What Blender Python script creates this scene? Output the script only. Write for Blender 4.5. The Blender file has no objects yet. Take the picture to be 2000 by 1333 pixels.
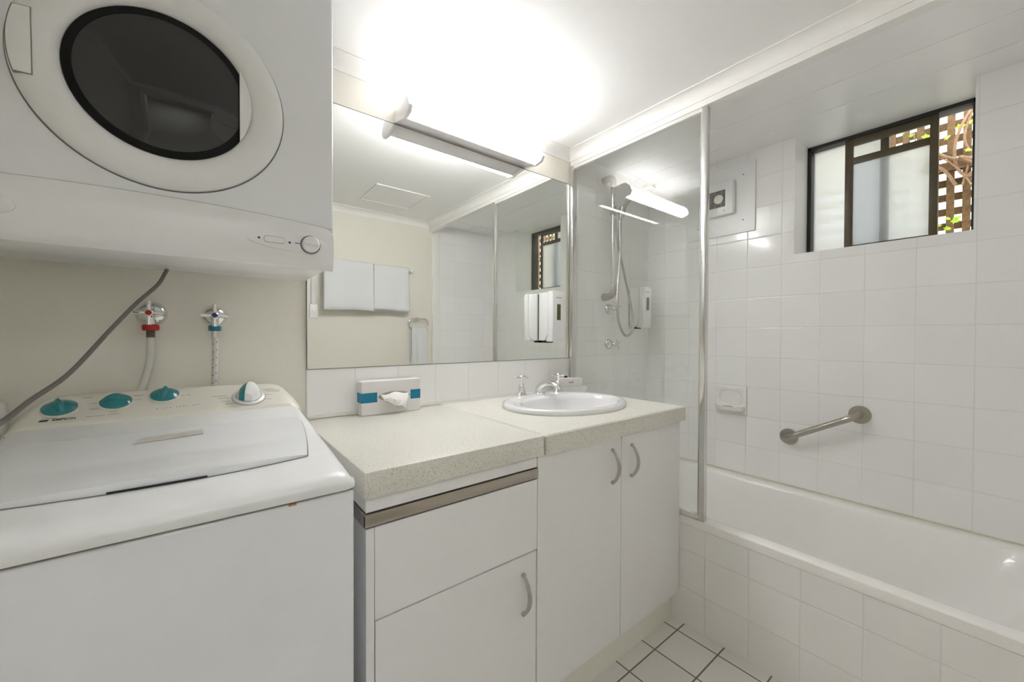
import bpy, bmesh, math, random
from mathutils import Vector, Matrix
random.seed(7)
PI = math.pi
S = bpy.context.scene
COL = S.collection

# ------------------------------------------------------------------ camera
def make_camera():
    f, yaw, pitch, roll = 767.2, math.radians(38.2), math.radians(-0.684), math.radians(0.188)
    fwd = Vector((math.sin(yaw)*math.cos(pitch), math.cos(yaw)*math.cos(pitch), math.sin(pitch)))
    right = Vector((math.cos(yaw), -math.sin(yaw), 0)); up = right.cross(fwd)
    r2 = right*math.cos(roll) + up*math.sin(roll)
    u2 = up*math.cos(roll) - right*math.sin(roll)
    cam = bpy.data.cameras.new('camera'); o = bpy.data.objects.new('camera', cam); COL.objects.link(o)
    cam.sensor_width = 36; cam.sensor_fit = 'HORIZONTAL'; cam.lens = f/2000*36
    cam.clip_start = 0.01; cam.clip_end = 100
    m = Matrix(((r2.x, u2.x, -fwd.x, 0), (r2.y, u2.y, -fwd.y, 0), (r2.z, u2.z, -fwd.z, 1.15), (0, 0, 0, 1)))
    o.matrix_world = m
    S.camera = o
make_camera()

# ------------------------------------------------------------------ world, lights, exposure
S.view_settings.view_transform = 'Standard'
S.view_settings.look = 'None'
S.view_settings.gamma = 1
S.view_settings.exposure = 1.42
S.view_settings.use_curve_mapping = False
try:
    S.cycles.max_bounces = 16; S.cycles.diffuse_bounces = 12; S.cycles.glossy_bounces = 8
    S.cycles.transmission_bounces = 10; S.cycles.transparent_max_bounces = 16
    S.cycles.caustics_reflective = True; S.cycles.caustics_refractive = True
    S.cycles.use_denoising = True
    S.cycles.sample_clamp_indirect = 12; S.cycles.blur_glossy = 0.5
except Exception:
    pass
LAMP_EMIT = 14.5
HALL_W = 3.9
WORLD_STR = 2.1

w = bpy.data.worlds.new('daylight'); S.world = w; w.use_nodes = True
nt = w.node_tree; nt.nodes.clear()
wo = nt.nodes.new('ShaderNodeOutputWorld'); bg = nt.nodes.new('ShaderNodeBackground')
tc = nt.nodes.new('ShaderNodeTexCoord'); nz = nt.nodes.new('ShaderNodeTexNoise'); nz.inputs['Scale'].default_value = 9
rp = nt.nodes.new('ShaderNodeValToRGB')
rp.color_ramp.elements[0].position = .40; rp.color_ramp.elements[0].color = (.42, .56, .26, 1)
rp.color_ramp.elements[1].position = .52; rp.color_ramp.elements[1].color = (.94, .965, 1, 1)
nt.links.new(tc.outputs['Generated'], nz.inputs['Vector']); nt.links.new(nz.outputs['Fac'], rp.inputs['Fac'])
nt.links.new(rp.outputs['Color'], bg.inputs['Color']); bg.inputs['Strength'].default_value = WORLD_STR
nt.links.new(bg.outputs[0], wo.inputs[0])

def area(name, loc, rot, sx, sy, watts, color=(1, 1, 1)):
    l = bpy.data.lights.new(name, 'AREA'); l.shape = 'RECTANGLE'; l.size = sx; l.size_y = sy
    l.energy = watts; l.color = color
    o = bpy.data.objects.new(name, l); COL.objects.link(o); o.location = loc; o.rotation_euler = rot
    return o
# added fill light in the unseen hallway; no lamp is known there
area('added_hall_fill', (0.1, -0.95, 2.28), (0, 0, 0), 0.9, 0.5, HALL_W, (.90, .95, 1))

# ------------------------------------------------------------------ materials
def nodes(name):
    m = bpy.data.materials.new(name); m.use_nodes = True; t = m.node_tree
    b = t.nodes['Principled BSDF']; return m, t, b
def mat(name, col, rough=.4, metal=0, spec=.5, noise=0, nscale=30, bump=0, coat=0, var=0):
    m, t, b = nodes(name)
    b.inputs['Base Color'].default_value = (*col, 1); b.inputs['Roughness'].default_value = rough
    b.inputs['Metallic'].default_value = metal; b.inputs['Specular IOR Level'].default_value = spec
    b.inputs['Coat Weight'].default_value = coat
    co = t.nodes.new('ShaderNodeTexCoord'); n = t.nodes.new('ShaderNodeTexNoise'); n.inputs['Scale'].default_value = nscale
    n.inputs['Detail'].default_value = 4
    t.links.new(co.outputs['Object'], n.inputs['Vector'])
    if var:
        r = t.nodes.new('ShaderNodeValToRGB')
        r.color_ramp.elements[0].position = .3; r.color_ramp.elements[1].position = .7
        r.color_ramp.elements[0].color = (*[c*(1-var) for c in col], 1); r.color_ramp.elements[1].color = (*[min(1, c*(1+var)) for c in col], 1)
        t.links.new(n.outputs['Fac'], r.inputs['Fac']); t.links.new(r.outputs['Color'], b.inputs['Base Color'])
    if bump:
        bp = t.nodes.new('ShaderNodeBump'); bp.inputs['Strength'].default_value = bump; bp.inputs['Distance'].default_value = .002
        t.links.new(n.outputs['Fac'], bp.inputs['Height']); t.links.new(bp.outputs[0], b.inputs['Normal'])
    return m
def tile_mat(name, col, grout, pu, pv, gw, rough=.12, var=.015, soft=.0035, wob=.25, spec=.5):
    """square glazed tiles laid on the UV map (UV in metres)"""
    m, t, b = nodes(name); N = t.nodes.new; L = t.links.new
    uv = N('ShaderNodeUVMap'); uv.uv_map = 'UVMap'; sp = N('ShaderNodeSeparateXYZ'); L(uv.outputs[0], sp.inputs[0])
    def mth(op, a, b_=None, v=None):
        n = N('ShaderNodeMath'); n.operation = op
        if isinstance(a, (int, float)): n.inputs[0].default_value = a
        else: L(a, n.inputs[0])
        if b_ is not None:
            if isinstance(b_, (int, float)): n.inputs[1].default_value = b_
            else: L(b_, n.inputs[1])
        return n.outputs[0]
    ds, ids = [], []
    for out, p in ((sp.outputs[0], pu), (sp.outputs[1], pv)):
        q = mth('DIVIDE', out, p); fl = mth('FLOOR', q); fr = mth('SUBTRACT', q, fl)
        d = mth('MULTIPLY', mth('MINIMUM', fr, mth('SUBTRACT', 1.0, fr)), p)
        ds.append(d); ids.append(fl)
    d = mth('MINIMUM', ds[0], ds[1])
    mr = N('ShaderNodeMapRange'); mr.inputs['From Min'].default_value = gw*.5-.0004; mr.inputs['From Max'].default_value = gw*.5+.0006
    L(d, mr.inputs['Value'])
    cx = N('ShaderNodeCombineXYZ'); L(ids[0], cx.inputs[0]); L(ids[1], cx.inputs[1])
    wn = N('ShaderNodeTexWhiteNoise'); L(cx.outputs[0], wn.inputs['Vector'])
    vr = N('ShaderNodeMapRange'); vr.inputs['To Min'].default_value = 1-var; vr.inputs['To Max'].default_value = 1+var; L(wn.outputs['Value'], vr.inputs['Value'])
    mx0 = N('ShaderNodeVectorMath'); mx0.operation = 'SCALE'; mx0.inputs[0].default_value = col; L(vr.outputs[0], mx0.inputs['Scale'])
    mx = N('ShaderNodeMix'); mx.data_type = 'RGBA'; mx.inputs['A'].default_value = (*grout, 1); L(mx0.outputs[0], mx.inputs['B']); L(mr.outputs[0], mx.inputs['Factor'])
    L(mx.outputs['Result'], b.inputs['Base Color'])
    rr = N('ShaderNodeMapRange'); rr.inputs['To Min'].default_value = .8; rr.inputs['To Max'].default_value = rough; L(mr.outputs[0], rr.inputs['Value']); L(rr.outputs[0], b.inputs['Roughness'])
    sm = N('ShaderNodeMapRange'); sm.interpolation_type = 'SMOOTHSTEP'; sm.inputs['From Min'].default_value = 0; sm.inputs['From Max'].default_value = gw*.5+soft; L(d, sm.inputs['Value'])
    nz = N('ShaderNodeTexNoise'); nz.inputs['Scale'].default_value = 9; nz.inputs['Detail'].default_value = 1; L(uv.outputs[0], nz.inputs['Vector'])
    hs = mth('ADD', sm.outputs[0], mth('MULTIPLY', nz.outputs['Fac'], wob))
    bp = N('ShaderNodeBump'); bp.inputs['Strength'].default_value = .5; bp.inputs['Distance'].default_value = .0014
    L(hs, bp.inputs['Height']); L(bp.outputs[0], b.inputs['Normal'])
    b.inputs['Specular IOR Level'].default_value = spec
    return m
def stone_mat(name):
    m, t, b = nodes(name); N = t.nodes.new; L = t.links.new
    co = N('ShaderNodeTexCoord'); n1 = N('ShaderNodeTexNoise'); n1.inputs['Scale'].default_value = 260; n1.inputs['Detail'].default_value = 3
    L(co.outputs['Object'], n1.inputs['Vector'])
    r = N('ShaderNodeValToRGB'); e = r.color_ramp.elements
    e[0].position = .30; e[0].color = (.50, .48, .41, 1); e[1].position = .42; e[1].color = (.72, .705, .64, 1)
    e2 = r.color_ramp.elements.new(.62); e2.color = (.76, .75, .69, 1); e3 = r.color_ramp.elements.new(.74); e3.color = (.84, .83, .78, 1)
    L(n1.outputs['Fac'], r.inputs['Fac']); L(r.outputs['Color'], b.inputs['Base Color'])
    b.inputs['Roughness'].default_value = .3
    return m
def brushed(name, col, rough):
    m, t, b = nodes(name); N = t.nodes.new; L = t.links.new
    b.inputs['Base Color'].default_value = (*col, 1); b.inputs['Metallic'].default_value = 1
    co = N('ShaderNodeTexCoord'); mp = N('ShaderNodeMapping'); mp.inputs['Scale'].default_value = (8, 400, 400)
    n = N('ShaderNodeTexNoise'); n.inputs['Scale'].default_value = 3
    L(co.outputs['Object'], mp.inputs[0]); L(mp.outputs[0], n.inputs['Vector'])
    mr = N('ShaderNodeMapRange'); mr.inputs['To Min'].default_value = rough*.7; mr.inputs['To Max'].default_value = rough*1.3
    L(n.outputs['Fac'], mr.inputs['Value']); L(mr.outputs[0], b.inputs['Roughness'])
    return m
def glass_mat(name, tint=(.98, .99, .982), ior=1.5, rough=0.0):
    m = bpy.data.materials.new(name); m.use_nodes = True; t = m.node_tree; t.nodes.clear(); N = t.nodes.new; L = t.links.new
    o = N('ShaderNodeOutputMaterial'); mx = N('ShaderNodeMixShader'); tr = N('ShaderNodeBsdfTransparent'); gl = N('ShaderNodeBsdfGlossy'); lw = N('ShaderNodeLayerWeight'); lw.inputs['Blend'].default_value = .5
    pw = N('ShaderNodeMath'); pw.operation = 'POWER'; pw.inputs[1].default_value = 5; L(lw.outputs['Facing'], pw.inputs[0])
    fr = N('ShaderNodeMapRange'); r0 = ((ior-1)/(ior+1))**2; fr.inputs['To Min'].default_value = r0; fr.inputs['To Max'].default_value = 1.0; L(pw.outputs[0], fr.inputs['Value'])
    tr.inputs['Color'].default_value = (*tint, 1); gl.inputs['Roughness'].default_value = rough
    L(fr.outputs[0], mx.inputs[0]); L(tr.outputs[0], mx.inputs[1]); L(gl.outputs[0], mx.inputs[2]); L(mx.outputs[0], o.inputs[0])
    return m
def frosted_mat(name):
    m = bpy.data.materials.new(name); m.use_nodes = True; t = m.node_tree; t.nodes.clear(); N = t.nodes.new; L = t.links.new
    o = N('ShaderNodeOutputMaterial'); mx = N('ShaderNodeMixShader'); tl = N('ShaderNodeBsdfTranslucent'); rf = N('ShaderNodeBsdfRefraction')
    tl.inputs['Color'].default_value = (.84, .86, .90, 1); rf.inputs['Color'].default_value = (.93, .94, .97, 1); rf.inputs['Roughness'].default_value = .45; rf.inputs['IOR'].default_value = 1.25
    n = N('ShaderNodeTexNoise'); n.inputs['Scale'].default_value = 220; co = N('ShaderNodeTexCoord'); L(co.outputs['Object'], n.inputs['Vector'])
    bp = N('ShaderNodeBump'); bp.inputs['Strength'].default_value = .35; bp.inputs['Distance'].default_value = .002; L(n.outputs['Fac'], bp.inputs['Height'])
    L(bp.outputs[0], rf.inputs['Normal']); L(bp.outputs[0], tl.inputs['Normal'])
    mx.inputs[0].default_value = .5; L(tl.outputs[0], mx.inputs[1]); L(rf.outputs[0], mx.inputs[2]); L(mx.outputs[0], o.inputs[0])
    return m
def emit_mat(name, col, st):
    m = bpy.data.materials.new(name); m.use_nodes = True; t = m.node_tree; t.nodes.clear()
    o = t.nodes.new('ShaderNodeOutputMaterial'); e = t.nodes.new('ShaderNodeEmission'); e.inputs[0].default_value = (*col, 1); e.inputs[1].default_value = st
    t.links.new(e.outputs[0], o.inputs[0]); return m

M = {}
M['paint'] = mat('cream_paint', (.80, .775, .70), .55, bump=.15, nscale=60, var=.01)
M['ceil'] = mat('ceiling_paint', (.87, .87, .865), .5, bump=.08, nscale=50, var=.008)
M['soffit'] = mat('gloss_ceiling_paint', (.90, .895, .895), .28, bump=.05, nscale=6, var=.008)
M['cornice'] = mat('cornice_plaster', (.86, .85, .83), .5, var=.01)
M['wtile'] = tile_mat('white_wall_tile', (.905, .90, .90), (.76, .75, .74), .1535, .1525, .0020)
M['stile'] = tile_mat('splashback_tile', (.88, .875, .87), (.72, .71, .69), .1555, .1555, .0020)
M['ftile'] = tile_mat('floor_tile', (.78, .765, .74), (.22, .175, .12), .1555, .154, .0050, rough=.4, var=.05, soft=.002, wob=.6)
M['reveal'] = mat('white_gloss_paint', (.91, .91, .905), .3, var=.01)
M['enamel'] = mat('white_enamel', (.84, .855, .89), .22, coat=.3, var=.008)
M['plastic'] = mat('white_plastic', (.84, .845, .85), .28, var=.008)
M['cream_plastic'] = mat('cream_plastic', (.78, .76, .68), .35, var=.012, nscale=8)
M['lam'] = mat('white_laminate', (.85, .85, .86), .35, var=.008)
M['kick'] = mat('kick_laminate', (.84, .83, .76), .5, var=.01)
M['dark'] = mat('dark_gap', (.06, .058, .05), .8, var=.1)
M['shadowgap'] = mat('gap_shade_and_trim_grey', (.22, .21, .20), .7, var=.05)  # dark grey painted for shade in gaps; also screws, dial base, mirror edge
M['grey'] = mat('grey_plastic', (.45, .44, .42), .5, var=.03)
M['label'] = mat('pale_beige_label', (.60, .57, .54), .5, var=.03, nscale=120)
M['stone'] = stone_mat('speckled_quartz')
M['steel'] = brushed('brushed_steel', (.50, .46, .41), .33)
M['satin'] = brushed('satin_nickel', (.55, .53, .50), .28)
M['grab'] = brushed('brushed_stainless', (.46, .43, .38), .30)
M['chrome'] = mat('chrome', (.80, .80, .80), .07, metal=1, var=.01)
M['alu'] = mat('polished_aluminium', (.74, .73, .71), .18, metal=1, var=.02)
M['ceramic'] = mat('vitreous_china', (.79, .79, .80), .08, coat=.5, var=.004)
M['dish'] = mat('glazed_dish', (.89, .885, .87), .12, coat=.3, var=.004)
M['bath'] = mat('bath_acrylic', (.93, .92, .905), .28, coat=.4, var=.004)
M['mirror'] = mat('mirror_silver', (.93, .945, .925), .0, metal=1)
M['glass'] = glass_mat('shower_glass')
M['wglass'] = glass_mat('window_glass', (.95, .96, .95), 1.45)
M['frost'] = frosted_mat('frosted_glass')
M['darkglass'] = mat('smoked_door_glass', (.012, .012, .013), .04, spec=.6, coat=.2)
M['teal'] = mat('teal_plastic', (.004, .22, .25), .18, coat=.6, var=.05)
M['bluecard'] = mat('blue_card', (.004, .20, .34), .5, var=.03)
M['card'] = mat('white_card', (.78, .76, .75), .55, var=.01)
M['tissue'] = mat('tissue_paper', (.86, .85, .84), .9, bump=.3, nscale=80, var=.01)
M['red'] = mat('red_plastic', (.42, .01, .008), .35, var=.05)
M['blue'] = mat('blue_plastic', (.02, .19, .29), .4, var=.05)
M['violet'] = mat('violet_button', (.04, .02, .22), .25, var=.05)
M['rubber'] = mat('grey_rubber', (.10, .10, .085), .6, var=.05)
M['hosew'] = mat('white_pvc_hose', (.66, .64, .60), .4, var=.03)
M['cord'] = mat('grey_flex', (.17, .16, .14), .5, var=.04)
M['black'] = mat('black_plastic', (.012, .012, .012), .35, var=.05)
M['bronze'] = mat('bronze_anodised_frame', (.10, .078, .045), .38, var=.06)
M['blackframe'] = mat('black_anodised_frame', (.02, .022, .018), .4, var=.05)
M['wood'] = mat('weathered_lattice_timber', (.17, .095, .045), .8, bump=.6, nscale=45, var=.3)
M['bark'] = mat('vine_bark', (.34, .21, .14), .85, bump=.6, nscale=60, var=.25)
M['leaf'] = mat('leaf_green', (.42, .62, .06), .5, var=.25, nscale=20)
M['towel'] = mat('white_terry', (.77, .78, .79), .95, bump=.9, nscale=420, var=.02)
M['ink'] = mat('green_black_ink', (.02, .06, .05), .5, var=.02)
M['inkgrey'] = mat('grey_ink', (.36, .35, .32), .6, var=.02)
M['bluedot'] = mat('blue_mark', (.05, .05, .25), .5, var=.02)
M['rust'] = mat('rust_stain', (.50, .22, .07), .8, var=.2, nscale=200)
M['window_olive'] = mat('olive_liquid_window', (.13, .12, .05), .2, var=.1)
M['lampbody'] = mat('lamp_white_metal', (.72, .70, .70), .4, var=.01)
M['diffuser'] = emit_mat('lit_diffuser', (1, .985, .985), LAMP_EMIT)

# ------------------------------------------------------------------ mesh helpers
def tag(o, label=None, cat=None, group=None, kind=None):
    if label: o['label'] = label
    if cat: o['category'] = cat
    if group: o['group'] = group
    if kind: o['kind'] = kind
    return o
def root(name, loc, label, cat, group=None, rot=None):
    o = bpy.data.objects.new(name, None); o.empty_display_size = .05; COL.objects.link(o); o.location = loc
    if rot is not None: o.rotation_euler = rot
    return tag(o, label, cat, group)
def obj(name, bm, m, parent=None, local=False, sharp=35, label=None, uvoff=None):
    """one mesh object; vertices are given in world space unless local"""
    if parent is not None and not local:
        p = parent; off = Vector((0, 0, 0))
        while p is not None:
            off += p.location; p = p.parent
        bmesh.ops.translate(bm, verts=bm.verts[:], vec=-off)
    if uvoff is not None:
        lay = bm.loops.layers.uv.new('UVMap'); bm.normal_update()
        for f in bm.faces:
            n = f.normal; ax = max(range(3), key=lambda i: abs(n[i]))
            for l in f.loops:
                c = l.vert.co
                a = ((c.y-uvoff[1], c.z-uvoff[2]), (c.x-uvoff[0], c.z-uvoff[2]), (c.x-uvoff[0], c.y-uvoff[1]))[ax]
                l[lay].uv = a
    for f in bm.faces: f.smooth = True
    me = bpy.data.meshes.new(name); bm.to_mesh(me); bm.free()
    try: me.set_sharp_from_angle(angle=math.radians(sharp))
    except Exception: pass
    for mm in (m if isinstance(m, (list, tuple)) else [m]): me.materials.append(mm)
    o = bpy.data.objects.new(name, me); COL.objects.link(o)
    if parent is not None: o.parent = parent
    if label: o['label'] = label
    return o
def struct(name, bm, m, uvoff=None, sharp=35, parent=None):
    o = obj(name, bm, m, parent, uvoff=uvoff, sharp=sharp)
    if parent is None: o['kind'] = 'structure'
    return o
def B(): return bmesh.new()
def box(bm, x0, x1, y0, y1, z0, z1, bev=0, seg=2, mi=0):
    r = bmesh.ops.create_cube(bm, size=1)
    vs = r['verts']
    for v in vs:
        v.co = Vector((x0 if v.co.x < 0 else x1, y0 if v.co.y < 0 else y1, z0 if v.co.z < 0 else z1))
    fs = set(f for v in vs for f in v.link_faces)
    for f in fs: f.material_index = mi
    if bev:
        es = list(set(e for v in vs for e in v.link_edges))
        bmesh.ops.bevel(bm, geom=es, offset=bev, segments=seg, profile=.5, affect='EDGES', clamp_overlap=True)
    return bm
def bx(*a, **k): return box(B(), *a, **k)
def frame(ax):
    ax = Vector(ax).normalized(); up = Vector((0, 0, 1)) if abs(ax.z) < .9 else Vector((1, 0, 0))
    u = ax.cross(up).normalized(); v = ax.cross(u).normalized(); return ax, u, v
def cyl(bm, p0, p1, r0, r1=None, n=24, cap=True):
    r1 = r0 if r1 is None else r1; p0 = Vector(p0); p1 = Vector(p1); ax, u, v = frame(p1-p0)
    A = [bm.verts.new(p0+u*math.cos(t)*r0+v*math.sin(t)*r0) for t in [2*PI*i/n for i in range(n)]]
    C = [bm.verts.new(p1+u*math.cos(t)*r1+v*math.sin(t)*r1) for t in [2*PI*i/n for i in range(n)]]
    for i in range(n): bm.faces.new((A[i], A[(i+1) % n], C[(i+1) % n], C[i]))
    if cap: bm.faces.new(A); bm.faces.new(C)
    bmesh.ops.recalc_face_normals(bm, faces=bm.faces[:]); return bm
def lathe(bm, prof, o=(0, 0, 0), ax=(0, 0, 1), n=32, sx=1, sy=1, cap0=True, cap1=True, uv=None):
    """prof: (radius, height along ax)"""
    o = Vector(o); a, u, v = frame(ax)
    if uv: u, v = Vector(uv[0]), Vector(uv[1])
    rings = []
    for r, h in prof:
        if r < 1e-6: rings.append([bm.verts.new(o+a*h)])
        else: rings.append([bm.verts.new(o+a*h+u*math.cos(2*PI*i/n)*r*sx+v*math.sin(2*PI*i/n)*r*sy) for i in range(n)])
    for A, C in zip(rings, rings[1:]):
        if len(A) == 1 and len(C) == 1: continue
        for i in range(n):
            j = (i+1) % n
            if len(A) == 1: bm.faces.new((A[0], C[i], C[j]))
            elif len(C) == 1: bm.faces.new((A[i], A[j], C[0]))
            else: bm.faces.new((A[i], A[j], C[j], C[i]))
    if cap0 and len(rings[0]) > 1: bm.faces.new(rings[0])
    if cap1 and len(rings[-1]) > 1: bm.faces.new(rings[-1])
    bmesh.ops.recalc_face_normals(bm, faces=bm.faces[:]); return bm
def smooth_path(pts, k=8):
    P = [Vector(p) for p in pts]; out = []
    for i in range(len(P)-1):
        a = P[max(i-1, 0)]; b = P[i]; c = P[i+1]; d = P[min(i+2, len(P)-1)]
        for j in range(k):
            t = j/k
            out.append(.5*((2*b)+(c-a)*t+(2*a-5*b+4*c-d)*t*t+(3*b-a-3*c+d)*t**3))
    out.append(P[-1]); return out
def tube(bm, pts, r, n=12, k=8, smooth=True, rad=None):
    P = smooth_path(pts, k) if smooth else [Vector(p) for p in pts]
    T = []
    for i in range(len(P)): T.append((P[min(i+1, len(P)-1)]-P[max(i-1, 0)]).normalized())
    _, u, v = frame(T[0]); rings = []
    for i, p in enumerate(P):
        if i:
            q = T[i-1].rotation_difference(T[i]); u = q @ u; v = q @ v
        rr = rad(i/(len(P)-1))*r if rad else r
        rings.append([bm.verts.new(p+u*math.cos(2*PI*j/n)*rr+v*math.sin(2*PI*j/n)*rr) for j in range(n)])
    for A, C in zip(rings, rings[1:]):
        for j in range(n): bm.faces.new((A[j], A[(j+1) % n], C[(j+1) % n], C[j]))
    bm.faces.new(rings[0]); bm.faces.new(rings[-1])
    bmesh.ops.recalc_face_normals(bm, faces=bm.faces[:]); return bm
def prism(bm, prof, axis, a0, a1, bev=0):
    """extrude a closed outline; axis 'x': prof (y,z); 'y': prof (x,z); 'z': prof (x,y)"""
    def P(p, a): return {'x': (a, p[0], p[1]), 'y': (p[0], a, p[1]), 'z': (p[0], p[1], a)}[axis]
    A = [bm.verts.new(P(p, a0)) for p in prof]; C = [bm.verts.new(P(p, a1)) for p in prof]; n = len(prof)
    fs = [bm.faces.new((A[i], A[(i+1) % n], C[(i+1) % n], C[i])) for i in range(n)]
    f0 = bm.faces.new(A); f1 = bm.faces.new(C)
    bmesh.ops.recalc_face_normals(bm, faces=bm.faces[:])
    if bev:
        es = list(set(f0.edges[:]+f1.edges[:]))
        bmesh.ops.bevel(bm, geom=es, offset=bev, segments=2, profile=.5, affect='EDGES', clamp_overlap=True)
    return bm
def loft(bm, rows, closed=False, caps=False):
    R = [[bm.verts.new(p) for p in row] for row in rows]
    for A, C in zip(R, R[1:]):
        n = len(A)
        for i in range(n if closed else n-1):
            j = (i+1) % n; bm.faces.new((A[i], A[j], C[j], C[i]))
    if caps:
        bm.faces.new(R[0]); bm.faces.new(R[-1])
    bmesh.ops.recalc_face_normals(bm, faces=bm.faces[:]); return bm
def text_mesh(name, s, size, m, parent, loc, mtx3, extr=.0003, label=None, bold=0, xs=1):
    """lettering as a mesh part; mtx3 = 3x3 whose columns are text-right, text-up, text-out"""
    cu = bpy.data.curves.new(name, 'FONT'); cu.body = s; cu.size = size; cu.extrude = extr; cu.align_x = 'CENTER'; cu.align_y = 'CENTER'; cu.offset = bold
    to = bpy.data.objects.new(name+'_tmp', cu); COL.objects.link(to)
    dg = bpy.context.evaluated_depsgraph_get(); me = bpy.data.meshes.new_from_object(to.evaluated_get(dg))
    bpy.data.objects.remove(to); bpy.data.curves.remove(cu)
    p = parent; off = Vector((0, 0, 0))
    while p is not None: off += p.location; p = p.parent
    me.transform(Matrix.Translation(Vector(loc)-off) @ mtx3.to_4x4() @ Matrix.Diagonal((xs, 1, 1, 1)))
    me.name = name; me.materials.append(m)
    o = bpy.data.objects.new(name, me); COL.objects.link(o); o.parent = parent
    if label: o['label'] = label
    return o
def cols(a, b, c):
    a, b, c = Vector(a).normalized(), Vector(b).normalized(), Vector(c).normalized()
    return Matrix(((a.x, b.x, c.x), (a.y, b.y, c.y), (a.z, b.z, c.z)))
def copy_tree(o, parent=None):
    c = o.copy(); COL.objects.link(c)
    if parent is not None: c.parent = parent
    for ch in list(o.children): copy_tree(ch, c)
    return c

# ------------------------------------------------------------------ main dimensions
XL, XG, XR = -.45, 1.51, 2.216        # left wall, shower screen plane, window wall
YB, YF = 1.424, -.20                  # mirror wall, entry wall
ZC = 2.10                             # ceiling
WY0, WY1, WZ0 = .09, .645, 1.546      # window opening
RIM = .435
ZT, TH = .874, .056

# ------------------------------------------------------------------ room shell
struct('floor', bx(XL-.1, XR+.1, YF-.1, YB+.1, -.1, 0), M['ftile'], uvoff=(1.456-10*.1555, .797-10*.154, 0))
struct('ceiling', bx(XL-.1, XG+.02, YF-.1, YB+.1, ZC, ZC+.1), M['ceil'])
b = bx(XG+.02, XR+.26, YF-.1, YB+.1, ZC, ZC+.1)
struct('ceiling_shower', b, M['soffit'])
struct('wall_back', bx(XL-.1, XR+.1, YB+.006, YB+.12, 0, ZC), M['paint'])
struct('wall_splashback', bx(.2655, XG, YB, YB+.006, .0, 1.038), M['stile'], uvoff=(.4205-10*.1555, 0, 1.038-10*.1555))
struct('wall_shower', bx(XG, XR, YB, YB+.006, .3, ZC), M['wtile'], uvoff=(1.56-10*.1535, 0, RIM-10*.1525))
b = B()
box(b, XR, XR+.25, YF-.1, WY0, 0, ZC); box(b, XR, XR+.25, WY1, YB+.1, 0, ZC); box(b, XR, XR+.25, WY0, WY1, 0, WZ0)
b.normal_update()
for f in b.faces:
    c = f.calc_center_median()
    if abs(f.normal.x) < .5 and abs(f.normal.z) < .5: f.material_index = 1
    if f.normal.x > .5: f.material_index = 1
struct('wall_right', b, [M['wtile'], M['reveal']], uvoff=(XR, .081-10*.1535, RIM-10*.1525))
b = B(); box(b, .50, 1.537, YF-.1, YF, 0, ZC); box(b, XL-.1, .50, YF-.1, YF, 2.04, ZC); box(b, XL-.1, -.36, YF-.1, YF, 0, 2.04)
struct('wall_front', b, M['paint'])
struct('wall_front_tiles', bx(1.537, XR+.1, YF-.1, YF, 0, ZC), M['wtile'], uvoff=(1.60-10*.1535, 0, RIM-10*.1525))
struct('trim_1', bx(1.530, 1.604, YF, YF+.012, 0, ZC-.045, bev=.003), M['cornice'])
struct('wall_left', bx(XL-.1, XL, YF-.1, YB+.1, 0, ZC), M['paint'])
# door opening with its frame behind the photographer, and the hallway beyond
b = B(); box(b, .445, .50, YF-.105, YF+.015, 0, 2.0, .003); box(b, -.36, -.305, YF-.105, YF+.015, 0, 2.0, .003); box(b, -.36, .50, YF-.105, YF+.015, 2.0, 2.055, .003)
struct('door_1', b, M['cornice'])
struct('floor_hall', bx(-1.3, 1.5, -1.5, YF-.1, -.1, -.002), mat('hall_carpet', (.30, .27, .22), .9, bump=.6, nscale=300, var=.1))
struct('wall_hall', bx(-1.3, 1.5, -1.6, -1.5, -.1, 2.45), M['paint'])
struct('wall_hall_left', bx(-1.4, -1.3, -1.6, YF-.1, -.1, 2.45), M['paint'])
struct('wall_hall_right', bx(1.5, 1.6, -1.6, YF-.1, -.1, 2.45), M['paint'])
b = B(); box(b, -1.4, XL-.1, YF-.2, YF-.1, -.1, 2.45); box(b, XL-.1, 1.6, YF-.2, YF-.1, ZC, 2.45)
struct('wall_hall_front', b, M['paint'])
struct('ceiling_hall', bx(-1.4, 1.6, -1.6, YF-.1, 2.35, 2.45), M['ceil'])

# cornices: concave cove profile
def cove(d=.046, n=6):
    pts = [(0, 0)]
    pts.append((d, 0)); pts.append((d, -.004))
    for i in range(n+1):
        t = PI/2*i/n
        pts.append((d-.002-(d-.008)*math.sin(t), -d+.004+(d-.008)*math.cos(t)) if False else (.004+(d-.006)*(1-math.sin(t)), -.004-(d-.010)*(1-math.cos(t))-0*t))
    pts.append((.004, -d)); pts.append((0, -d)); return pts
cv = cove()
struct('trim_2', prism(B(), [(YB+.006-a, ZC+z) for a, z in cv], 'x', XL, XG-.006), M['cornice'])
struct('trim_3', prism(B(), [(YF+a, ZC+z) for a, z in cv], 'x', XL, 1.53), M['cornice'])
struct('trim_4', prism(B(), [(XL+a, ZC+z) for a, z in cv], 'y', YF, YB), M['cornice'])
# beam over the shower screen with its own cove
struct('wall_beam', bx(XG-.006, XG+.034, YF, YB, 2.031, ZC), M['cornice'])
struct('trim_5', prism(B(), [(XG-.006-a, ZC+z) for a, z in cv], 'y', YF, YB), M['cornice'])
struct('trim_6', bx(XG+.034, XR, -.022, -.012, ZC-.004, ZC), M['soffit'])
struct('trim_7', bx(1.86, 1.863, -.2, YB, ZC-.0015, ZC), M['soffit'])
struct('trim_8', bx(2.06, 2.063, -.2, YB, ZC-.0015, ZC), M['soffit'])

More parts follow.
